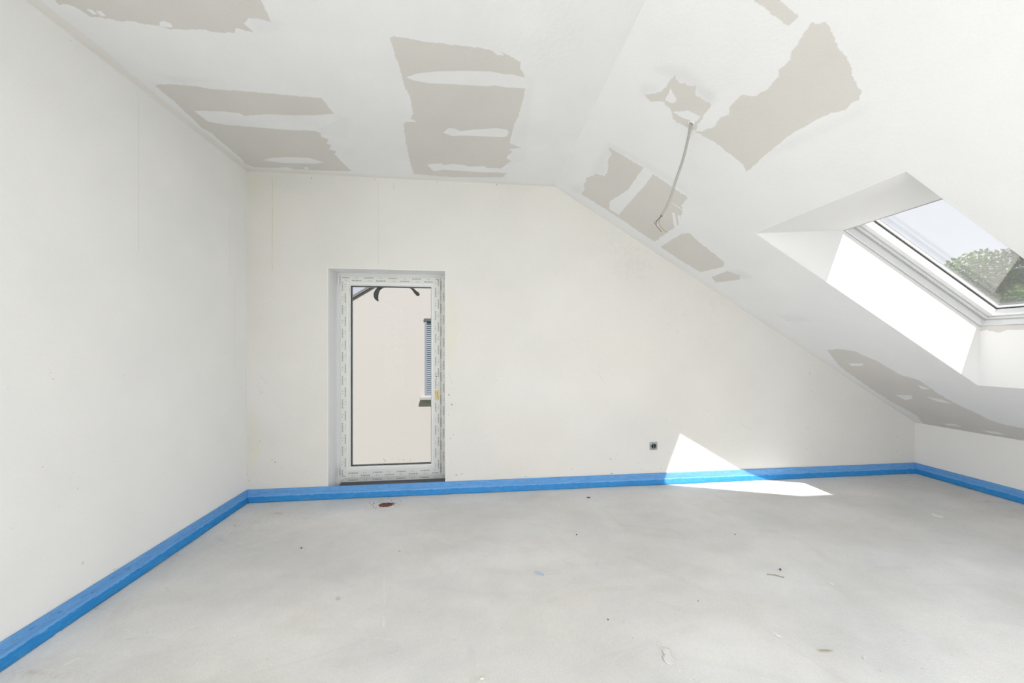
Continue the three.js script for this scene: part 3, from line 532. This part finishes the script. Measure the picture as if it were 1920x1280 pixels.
// ------------------------------------------------------------------ blue edge strips round the screed
function strip(name, label, from, to, inward, ends) {            // along the wall foot
  const g = thing(name, label, 'edge strip', 'blue foam edge strips round the floor');
  const dir = to.clone().sub(from), L = dir.length(); dir.normalize();
  const n = Math.max(8, Math.round(L / 0.02));
  const sweep = (section, uvV, wob) => {
    const pos = [], uv = [], idx = [], m = section.length;
    for (let i = 0; i <= n; i++) {
      const s = i / n * L;
      for (let j = 0; j < m; j++) {
        const [d, y, loose] = section[j], w = loose * wob(s, j), e = Math.max(0.0005, d + w), q = from.clone().addScaledVector(dir, Math.min(Math.max(s, ends[0] * (e + 0.0002)), L - ends[1] * (e + 0.0002))).addScaledVector(inward, e);
        pos.push(q.x, y + loose * wob(s + 7, j + 3) * 0.25 * (y > 0.002 ? 1 : 0), q.z); uv.push(s / 1.6, uvV[j]);
      }
    }
    for (let i = 0; i < n; i++) for (let j = 0; j < m - 1; j++) { const a = i * m + j, b = a + 1, c = a + m, e = c + 1; idx.push(a, b, c, b, e, c); }
    const q = new THREE.BufferGeometry(); q.setAttribute('position', new THREE.Float32BufferAttribute(pos, 3)); q.setAttribute('uv', new THREE.Float32BufferAttribute(uv, 2)); q.setIndex(idx); q.computeVertexNormals(); return q;
  };
  const wob = (s, j) => (fbm(s * 3.1 + from.x * 5, j * 0.6, 3, 71) - 0.5) * 0.012 + (fbm(s * 22 + from.z * 9, j * 0.9, 2, 73) - 0.5) * 0.005;
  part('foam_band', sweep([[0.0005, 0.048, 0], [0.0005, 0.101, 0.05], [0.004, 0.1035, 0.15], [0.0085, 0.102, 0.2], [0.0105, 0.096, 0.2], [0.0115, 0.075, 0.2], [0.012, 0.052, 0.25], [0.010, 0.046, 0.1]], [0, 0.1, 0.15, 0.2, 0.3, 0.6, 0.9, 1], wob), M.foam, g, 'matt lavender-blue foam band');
  part('film_flap', sweep([[0.011, 0.056, 0.2], [0.0135, 0.052, 0.3], [0.018, 0.042, 0.5], [0.024, 0.028, 0.8], [0.029, 0.013, 1], [0.031, 0.004, 1], [0.029, 0.0008, 1], [0.002, 0.0008, 0]], [1, 0.92, 0.75, 0.5, 0.25, 0.08, 0, 0], wob), M.flap, g, 'glossy wrinkled bright blue film flap');
  return g;
}
strip('foam_edge_strip', 'blue foam edge strip along the foot of the tall side wall without openings', new THREE.Vector3(0, 0, 4.5), new THREE.Vector3(0, 0, 0), X, [0, 1]);
strip('foam_edge_strip', 'blue foam edge strip along the gable wall, crossing below the glazed door', new THREE.Vector3(0, 0, 0), new THREE.Vector3(W, 0, 0), Z, [1, 1]);
strip('foam_edge_strip', 'blue foam edge strip along the foot of the low knee wall', new THREE.Vector3(W, 0, 0), new THREE.Vector3(W, 0, 4.5), X.clone().negate(), [1, 0]);

// ------------------------------------------------------------------ socket
{
  const p = onBack(1225, 835.7), g = thing('wall_socket', 'uncovered metal socket insert with black core set in the gable wall', 'socket');
  g.position.set(p.x, p.y, 0);
  const s = new THREE.Shape(), h = 0.0365, r = 0.006;
  s.moveTo(-h + r, -h); s.lineTo(h - r, -h); s.quadraticCurveTo(h, -h, h, -h + r); s.lineTo(h, h - r); s.quadraticCurveTo(h, h, h - r, h); s.lineTo(-h + r, h); s.quadraticCurveTo(-h, h, -h, h - r); s.lineTo(-h, -h + r); s.quadraticCurveTo(-h, -h, -h + r, -h);
  const hole = new THREE.Path(); hole.absarc(0.002, 0, 0.0245, 0, Math.PI * 2, true); s.holes.push(hole);
  part('mounting_plate', new THREE.ExtrudeGeometry(s, { depth: 0.002, bevelEnabled: true, bevelSize: 0.0006, bevelThickness: 0.0006, bevelSegments: 2, curveSegments: 20 }).translate(0, 0, 0.003), M.steel, g, 'zinc-grey square plate');
  part('core', new THREE.LatheGeometry([[0, 0.0006], [0.0185, 0.0006], [0.0195, 0.0045], [0.0245, 0.0045], [0.0245, 0.0003]].map(([a, b]) => new THREE.Vector2(a, b)), 28).rotateX(Math.PI / 2).translate(0.002, 0, 0), M.bakelite, g, 'black plastic core');
  for (const [x, y, w, hh] of [[-0.0005, 0.012, 0.0055, 0.013], [0.0015, -0.012, 0.006, 0.014]]) part('earth_clip', new RoundedBoxGeometry(w, hh, 0.004, 2, 0.001).translate(x, y, 0.005), M.brass, g, 'metal earth spring');
  part('bridge', new RoundedBoxGeometry(0.006, 0.03, 0.005, 2, 0.001).translate(-0.009, 0, 0.004), M.bakelite, g);
  for (const [x, y] of [[-0.029, 0.029], [0.029, -0.029], [0.004, 0.0315]]) part('screw', new THREE.CylinderGeometry(0.0034, 0.0034, 0.002, 12).rotateX(Math.PI / 2).translate(x, y, 0.0062), M.brightSteel, g);
  for (const y of [0.004, -0.004]) part('clamp_tab', new RoundedBoxGeometry(0.006, 0.004, 0.002, 1, 0.0005).translate(-0.0305, y, 0.006), M.bakelite, g);
}

// ------------------------------------------------------------------ ceiling cable
{
  const p = slopePoint(1296, 232), g = thing('ceiling_cable', 'grey lamp cable hanging from the slope with three bare-ended wires', 'cable');
  g.position.copy(p);
  const at = (u, v, dz = 0) => onBack(u, v, p.z + dz).sub(p);
  const tube = (pts, r, n, k = 10) => new THREE.TubeGeometry(new THREE.CatmullRomCurve3(pts), n, r, k, false);
  const end = at(1240, 405), inside = SLOPE_N.clone().multiplyScalar(0.03);
  part('sheath', tube([inside, new THREE.Vector3(0, 0, 0), at(1291, 256), at(1280, 301), at(1266, 342), at(1260, 363), at(1251, 385), end], 0.0069, 60, 14), M.cable, g, 'grey plastic cable sheath');
  part('neutral_wire', tube([at(1241, 402), at(1238, 406), at(1232, 413), at(1227.5, 417), at(1228, 419.5), at(1230, 420.3), at(1231, 416), at(1234.5, 411)], 0.0013, 40, 6), M.wireBlue, g, 'thin blue wire bent into a loop');
  part('live_wire', tube([at(1240.5, 402, 0.004), at(1237, 408, 0.006), at(1231, 416, 0.008), at(1230, 421, 0.008), at(1232.5, 425.5, 0.008), at(1236.5, 429.5, 0.008), at(1239.5, 434, 0.008), at(1241.5, 433, 0.008)], 0.0013, 40, 6), M.wireBrown, g, 'thin brown wire');
  part('earth_wire', tube([at(1241.5, 403, -0.003), at(1238, 409, -0.004), at(1235.5, 416, -0.005), at(1236.5, 421, -0.006), at(1242, 428, -0.006), at(1248, 433.5, -0.006), at(1252.5, 435.5, -0.006)], 0.0013, 40, 6), M.wireGreen, g, 'thin green-yellow wire');
  const rim = part('outlet_rim', new THREE.TorusGeometry(0.0125, 0.0045, 8, 20), M.compound, g, 'lumpy ring of plaster round the hole');
  { const a = rim.geometry.attributes.position; for (let i = 0; i < a.count; i++) { const k = 0.8 + 0.5 * noise2(a.getX(i) * 400, a.getY(i) * 400 + a.getZ(i) * 300, 6); a.setXYZ(i, a.getX(i) * k, a.getY(i) * k, a.getZ(i) * k); } rim.geometry.computeVertexNormals(); rim.quaternion.setFromUnitVectors(Z, SLOPE_N); }
}

// ------------------------------------------------------------------ pipes in the floor hole and crumbs
{
  const g = thing('heating_pipe', 'red plastic pipes showing in the broken floor hole before the door', 'pipe');
  g.position.set(HOLE_C[0], -0.034, HOLE_C[1]);
  const corr = (z, y, r0, x0, x1, m) => { const pts = []; for (let i = 0; i <= 40; i++) { const t = i / 40; pts.push(new THREE.Vector2(r0 + 0.0012 * Math.sin(i * 1.6), x0 + (x1 - x0) * t)); } return new THREE.LatheGeometry(pts, 14).rotateZ(-Math.PI / 2).translate(0, y, z); };
  part('pipe', corr(0.004, 0.018, 0.011, -0.062, 0.055), M.redPipe, g, 'red corrugated pipe'); part('pipe', corr(-0.024, 0.012, 0.011, -0.05, 0.062), M.redPipe, g, 'red corrugated pipe');
  part('mortar_lump', (() => { const q = new THREE.IcosahedronGeometry(0.02, 1).scale(1.3, 0.7, 0.8).translate(0.006, 0.014, 0.03); return q; })(), M.crust, g, 'grey mortar lump beside the pipe');
}
function lump(rx, ry, rz, seed, detail = 1) {
  const q = new THREE.IcosahedronGeometry(1, detail), a = q.attributes.position;
  for (let i = 0; i < a.count; i++) { const x = a.getX(i), y = a.getY(i), z = a.getZ(i), k = 0.75 + 0.5 * noise2(x * 1.7 + seed * 3.1, y * 1.7 + z * 2.3 + seed, seed); a.setXYZ(i, x * k * rx, y * k * ry, z * k * rz); }
  q.computeVertexNormals(); q.computeBoundingBox(); return q.translate(0, -q.boundingBox.min.y, 0);
}
const bit = (color, rough = 0.9) => mat({ color: lin(...color), roughness: rough });
const bits = [
  ['pebble', [634, 1123], [0.010, 0.005, 0.007], [0.55, 0.50, 0.45], 'beige pebble lying alone on the open screed'],
  ['pebble', [749, 1034], [0.006, 0.004, 0.005], [0.62, 0.54, 0.36], 'tiny yellowish pebble on the screed out from the door'],
  ['grit', [565, 1028], [0.006, 0.004, 0.005], [0.07, 0.065, 0.06], 'dark grit crumb on the screed in front of the tall side wall'],
  ['grit', [1463, 1069], [0.006, 0.006, 0.005], [0.09, 0.085, 0.08], 'dark grit crumb beside a thin twig on the screed'],
  ['grit', [1378, 1002], [0.004, 0.003, 0.004], [0.10, 0.09, 0.08], 'dark grit speck on the screed out from the sun patch'],
  ['grit', [1081, 1003], [0.005, 0.004, 0.004], [0.12, 0.11, 0.10], 'dark grit speck on the screed out from the blank gable wall'],
  ['grit', [1140, 1162], [0.004, 0.003, 0.004], [0.14, 0.13, 0.12], 'dark grit speck near two chalky crumbs on the screed'],
  ['plaster_crumb', [1120, 1057], [0.009, 0.003, 0.006], [0.66, 0.63, 0.56], 'flat cream plaster crumb near the blue scrap'],
  ['plaster_crumb', [1172, 1167], [0.005, 0.004, 0.005], [0.70, 0.68, 0.62], 'chalky plaster crumb on the open screed'],
  ['plaster_crumb', [1559, 1095], [0.008, 0.003, 0.004], [0.76, 0.75, 0.72], 'small white plaster chip on the open screed'],
  ['plaster_crumb', [1309, 1127], [0.004, 0.003, 0.004], [0.42, 0.33, 0.26], 'brownish plaster speck on the open screed'],
  ['plaster_crumb', [904, 1274], [0.005, 0.005, 0.009], [0.72, 0.69, 0.60], 'long cream plaster crumb nearest the middle of the room'],
  ['plaster_crumb', [441, 1192], [0.004, 0.003, 0.006], [0.76, 0.74, 0.70], 'small white plaster crumb near the side wall scratches'],
  ['plaster_crumb', [1620, 1234], [0.006, 0.003, 0.004], [0.76, 0.75, 0.72], 'white plaster chip beside the brown splinter'],
];
bits.forEach(([name, [u, v], [a, b, c], col, label], i) => { const p = onFloor(u, v), m = single(name, lump(a, b, c, i + 2), bit(col), label, name === 'plaster_crumb' ? 'crumb' : name); m.position.set(p.x, 0, p.z); m.rotation.y = i * 1.3; });
function flake(name, pts, th, col, label, category, bend = 0.002) {     // a thin curled chip cut to an outline on the floor
  const q = pts.map(([u, v]) => onFloor(u, v)), c = q.reduce((s, p) => s.add(p), new THREE.Vector3()).divideScalar(q.length);
  const g = new THREE.ExtrudeGeometry(shapeOf(q.map((p) => [p.x - c.x, -(p.z - c.z)])), { depth: th, bevelEnabled: true, bevelSize: 0.0006, bevelThickness: 0.0005, bevelSegments: 1 }).rotateX(-Math.PI / 2);
  const a = g.attributes.position; for (let i = 0; i < a.count; i++) a.setY(i, a.getY(i) + 0.0006 + bend * (noise2(a.getX(i) * 60, a.getZ(i) * 60, 4)));
  g.computeVertexNormals(); g.computeBoundingBox(); g.translate(0, -g.boundingBox.min.y, 0);
  const m = single(name, g, bit(col), label, category); m.position.set(c.x, 0, c.z); return m;
}
flake('foam_scrap', [[1003, 1071], [1011, 1073], [1020, 1077], [1019, 1079.5], [1010, 1077.5], [1004, 1075]], 0.002, [0.46, 0.56, 0.70], 'small pale blue foam scrap on the open screed', 'scrap');
flake('plaster_flake', [[1744, 964], [1752, 963.5], [1756, 966], [1767, 967.5], [1769, 970.5], [1759, 969], [1750, 967.5]], 0.002, [0.82, 0.81, 0.78], 'jagged white plaster flake in front of the knee wall', 'flake');
flake('plaster_flake', [[1638, 928], [1645, 927.5], [1649, 929.5], [1642, 931]], 0.002, [0.82, 0.81, 0.78], 'small white plaster flake beside the tip of the sun patch', 'flake');
flake('plaster_flake', [[1860, 974], [1868, 974.5], [1872, 977.5], [1864, 977]], 0.002, [0.78, 0.76, 0.72], 'small dull white plaster flake close to the knee wall strip', 'flake');
flake('plaster_flake', [[97, 1191], [106, 1183], [113, 1181], [112, 1187], [104, 1192]], 0.003, [0.78, 0.77, 0.75], 'white plaster flake against the blue strip of the side wall', 'flake');
flake('plaster_curl', [[1449, 1188], [1454, 1187.5], [1457, 1190.5], [1463, 1192], [1464, 1194.5], [1456, 1192.5], [1453, 1190]], 0.003, [0.80, 0.79, 0.76], 'thin white zigzag curl of plaster on the open screed', 'curl', 0.006);
flake('wood_splinter', [[1534, 1219.5], [1550, 1219], [1562, 1221], [1551, 1222.5], [1540, 1221.5]], 0.003, [0.44, 0.38, 0.31], 'brown wood splinter on the open screed', 'splinter');
flake('twig', [[1438, 1076.3], [1452, 1077.5], [1470, 1082], [1470, 1083.2], [1452, 1079], [1438, 1077.5]], 0.0012, [0.40, 0.35, 0.28], 'thin bent twig beside a dark grit crumb', 'twig');
flake('tar_chip', [[1100, 932], [1106, 931.8], [1107, 933.2], [1101, 933.6]], 0.002, [0.08, 0.075, 0.07], 'dark flat chip close to the gable wall strip', 'chip');
{ // dried splash of plaster stuck to the floor
  const m = flake('plaster_splash', [[1242, 1217], [1247, 1214], [1251, 1217], [1257, 1224], [1258, 1230], [1264, 1238], [1265, 1243], [1259, 1247], [1253, 1245], [1246, 1240], [1243, 1233], [1247, 1229], [1243, 1223]], 0.0012, [0.72, 0.71, 0.68], 'dried round splash of plaster stuck to the screed', 'splash', 0.006);
  const r = rng(12), list = []; for (let i = 0; i < 14; i++) list.push(lump(0.002 + r() * 0.003, 0.0012, 0.002 + r() * 0.003, i + 40, 1).translate((r() - 0.5) * 0.05, 0.0002, -0.02 - r() * 0.06));
  part('droplets', mergeGeometries(list), bit([0.72, 0.71, 0.68]), m, 'small droplets beside the splash');
}
{ // rubble round the hole
  const r = rng(33), list = []; for (let i = 0; i < 90; i++) { const a = r() * 7, d = 0.95 + r() * r() * 1.6, s = 0.0008 + r() * r() * 0.003; list.push(lump(s * 1.5, s, s * 1.1, i + 3, 0).translate(HOLE_C[0] - 0.025 + Math.cos(a) * 0.075 * d, 0, HOLE_C[1] + Math.sin(a) * 0.05 * d)); }
  const m = single('hole_rubble', mergeGeometries(list), M.crust, 'fine brown rubble strewn round the broken floor hole', 'rubble'); m.userData.kind = 'stuff';
}

// ------------------------------------------------------------------ outside: neighbour, tape, added shading stack, trees, ground
{
  const ZN = -4.2, n = thing('neighbour_house', 'pale pink rendered house seen through the glazed door', 'house');
  const at = (u, v) => { const p = onBack(u, v, ZN); return [p.x, p.y]; };
  const a = at(659, 561), b = at(701, 536.7), sl = (b[1] - a[1]) / (b[0] - a[0]), lineY = (x) => a[1] + (x - a[0]) * sl;
  const w0 = at(797, 601), w1 = at(797, 741), wx1 = w0[0] + 1.15;
  const wall = prism([[-5, -3.2], [7, -3.2], [7, 2.2], [2.6, lineY(2.6)], [-5, lineY(-5)]], 0.3, [rect(w0[0], wx1, w1[1], w0[1])]).translate(0, 0, ZN - 0.3);
  part('wall', setUV(wall, (x, y) => [x, y]), M.render, n, 'pale pink rendered wall');
  const L = 7.7 / Math.cos(Math.atan(sl));
  const roof = prism([[-5.2, lineY(-5.2)], [2.6, lineY(2.6)], [2.6, lineY(2.6) + 0.055], [-5.2, lineY(-5.2) + 0.055]], 2.4).translate(0, 0, ZN - 2.4 + 0.05);
  part('roof', roof, M.roofEdge, n, 'dark grey roof edge');
  part('roof', prism([[2.6, lineY(2.6)], [7.6, lineY(2.6) - 5 * sl], [7.6, lineY(2.6) - 5 * sl + 0.055], [2.6, lineY(2.6) + 0.055]], 2.4).translate(0, 0, ZN - 2.35), M.roofEdge, n, 'dark grey roof edge');
  const top = at(795, 597)[1];
  const sh = part('shutter_box', boxTo(w0[0] - 0.02, wx1 + 0.02, w0[1] - 0.01, top, ZN - 0.06, ZN + 0.02), M.shutterBox, n, 'dark box above the shutter');
  part('guide_rail', boxTo(w0[0], w0[0] + 0.035, w1[1], w0[1], ZN - 0.09, ZN + 0.01), M.shutter, n, 'blue-grey shutter rail');
  part('guide_rail', boxTo(wx1 - 0.035, wx1, w1[1], w0[1], ZN - 0.09, ZN + 0.01), M.shutter, n, 'blue-grey shutter rail');
  const slats = 37, pitch = (w0[1] - w1[1]) / slats, sw = wx1 - w0[0] - 0.07;
  const slat = prism([[0, 0], [0.004, 0.06 * pitch], [0.012, 0.35 * pitch], [0.012, 0.62 * pitch], [0.003, 0.90 * pitch], [-0.004, 0.90 * pitch], [-0.004, 0]], sw).rotateY(-Math.PI / 2).scale(1, 1, 1);
  for (let i = 0; i < slats; i++) { const m = part('slat', slat, M.shutter, n); m.position.set(w0[0] + 0.035 + sw, w1[1] + i * pitch, ZN - 0.03); m.rotation.y = 0; }
  part('shutter_back', boxTo(w0[0], wx1, w1[1], w0[1], ZN - 0.14, ZN - 0.10), M.dark, n, 'dark pane behind the shutter');
  const sb = at(793, 748)[1];
  part('window_sill', prism([[-0.05, w1[1]], [0.02, w1[1] - 0.004], [0.115, w1[1] - 0.03], [0.115, sb], [0.10, sb], [0.0, sb + 0.02], [-0.05, sb + 0.02]], wx1 - w0[0] + 0.14).rotateY(-Math.PI / 2).translate(wx1 + 0.07, 0, ZN), M.sill, n, 'grey metal window sill');
}
{ // loose black tape hanging outside the glass from the frame head
  const pts = [[709.5, 564.5, 1.5], [706, 559, 7], [705, 553, 8.5], [707, 546, 8], [711.5, 540.5, 6.5], [719, 538, 3.5], [731, 537.2, 1.6], [745, 537, 1.4], [759, 537.4, 1.6], [769, 539, 3], [774.5, 542.5, 4.5], [779, 547.5, 6], [783.5, 551.5, 7.5], [786, 553.5, 4]], ZT = -0.25;
  const ctr = pts.map(([u, v]) => onBack(u, v, ZT)), curve = new THREE.CatmullRomCurve3(ctr), n = 60, pos = [], idx = [];
  for (let i = 0; i <= n; i++) {
    const t = i / n, p = curve.getPoint(t), q = curve.getTangent(t), f = t * (pts.length - 1), k = Math.min(pts.length - 2, Math.floor(f)), wd = (pts[k][2] + (pts[k + 1][2] - pts[k][2]) * (f - k)) / 205 / 2;
    const nx = -q.y, ny = q.x, L = Math.hypot(nx, ny) || 1, tw = 0.006 * Math.sin(t * 9);
    for (const z of [0.001, -0.001]) { pos.push(p.x + nx / L * wd, p.y + ny / L * wd, ZT + z + tw, p.x - nx / L * wd, p.y - ny / L * wd, ZT + z - tw); }
  }
  for (let i = 0; i < n; i++) { const a = i * 4, b = a + 4; for (const [p, q] of [[0, 1], [1, 3], [3, 2], [2, 0]]) idx.push(a + p, b + p, a + q, a + q, b + p, b + q); }
  const g = new THREE.BufferGeometry(); g.setAttribute('position', new THREE.Float32BufferAttribute(pos, 3)); g.setIndex(idx); g.computeVertexNormals();
  single('sealing_tape', g, M.tape, 'loose dark tape with two drooping ends outside the door glass', 'tape');
}
{
  const c = thing('added_chimney', 'rendered stack added on the roof out of view to cut the corner off the sun patch', 'added_chimney');  // unseen stack, added to shade one corner of the sun patch
  c.position.set(5.85, 1.0, 2.62);
  const foot = (x) => P0.y - PITCH * (5.85 + x - P0.x) + 0.064 / CT - 1.0;      // it stands on the tiles
  part('stack', prism([[-0.30, foot(-0.30)], [0.34, foot(0.34)], [0.34, 1.56], [-0.30, 1.56]], 0.6).translate(0, 0, -0.3), M.plain, c); part('cap', boxTo(-0.34, 0.38, 1.56, 1.625, -0.325, 0.34), M.sill, c, 'concrete cap');
}
structure('ground', new THREE.BoxGeometry(120, 0.2, 120).translate(0, -3.4, 0), M.grass, 'grass round the house');
function tree(label, x, z, top, rad, leaves, seed) {
  const t = thing('tree', label, 'tree', 'trees beyond the roof window'), r = rng(seed); t.position.set(x, -3.3, z);
  const h = top + 3.3;
  part('trunk', new THREE.CylinderGeometry(0.09, 0.2, h * 0.6, 10).translate(0, h * 0.3, 0), M.bark, t);
  const blobs = []; for (let i = 0; i < 44; i++) { const a = r() * 7, q = Math.sqrt(r()), y = 0.32 + 0.62 * r(), k = Math.sin(Math.min(1, (1.02 - y) / 0.55) * Math.PI / 2); blobs.push([Math.cos(a) * q * rad * 0.8 * k, y * h, Math.sin(a) * q * rad * 0.8 * k, rad * (0.22 + 0.16 * r())]); }
  const sets = [[], [], []], v = new THREE.Vector3(), e = new THREE.Vector3(), f = new THREE.Vector3();
  for (let i = 0; i < leaves; i++) {
    const b = blobs[Math.floor(r() * blobs.length)], k = Math.pow(r(), 0.33), a = r() * Math.PI * 2, cy = 2 * r() - 1, sy = Math.sqrt(1 - cy * cy), s = 0.026 + r() * 0.034;
    v.set(b[0] + Math.cos(a) * sy * b[3] * k, b[1] + cy * b[3] * k * 0.8, b[2] + Math.sin(a) * sy * b[3] * k);
    e.set(r() - 0.5, r() - 0.5, r() - 0.5).normalize(); f.set(r() - 0.5, r() - 0.5, r() - 0.5).cross(e).normalize();
    const L = sets[r() < 0.45 ? 0 : r() < 0.6 ? 1 : 2];
    const tip = v.clone().addScaledVector(e, s), tail = v.clone().addScaledVector(e, -s), l1 = v.clone().addScaledVector(f, s * 0.55), l2 = v.clone().addScaledVector(f, -s * 0.55);
    for (const p of [tail, l1, tip, tail, tip, l2]) L.push(p.x, p.y, p.z);
  }
  sets.forEach((L, i) => { const g = new THREE.BufferGeometry(); g.setAttribute('position', new THREE.Float32BufferAttribute(L, 3)); g.computeVertexNormals(); const m = part('foliage', g, LEAF[i], t); m.userData.kind = 'stuff'; });
}
tree('broad leafy tree in the middle of the trees beyond the roof window', 15.0, -3.4, 4.4, 2.5, 130000, 101);
tree('leafy tree on the gable side of the trees beyond the roof window', 13.0, -8.7, 3.7, 2.4, 110000, 102);
tree('leafy tree on the open side of the trees beyond the roof window', 17.0, 1.9, 4.8, 2.5, 60000, 104);

renderer.render(scene, camera);
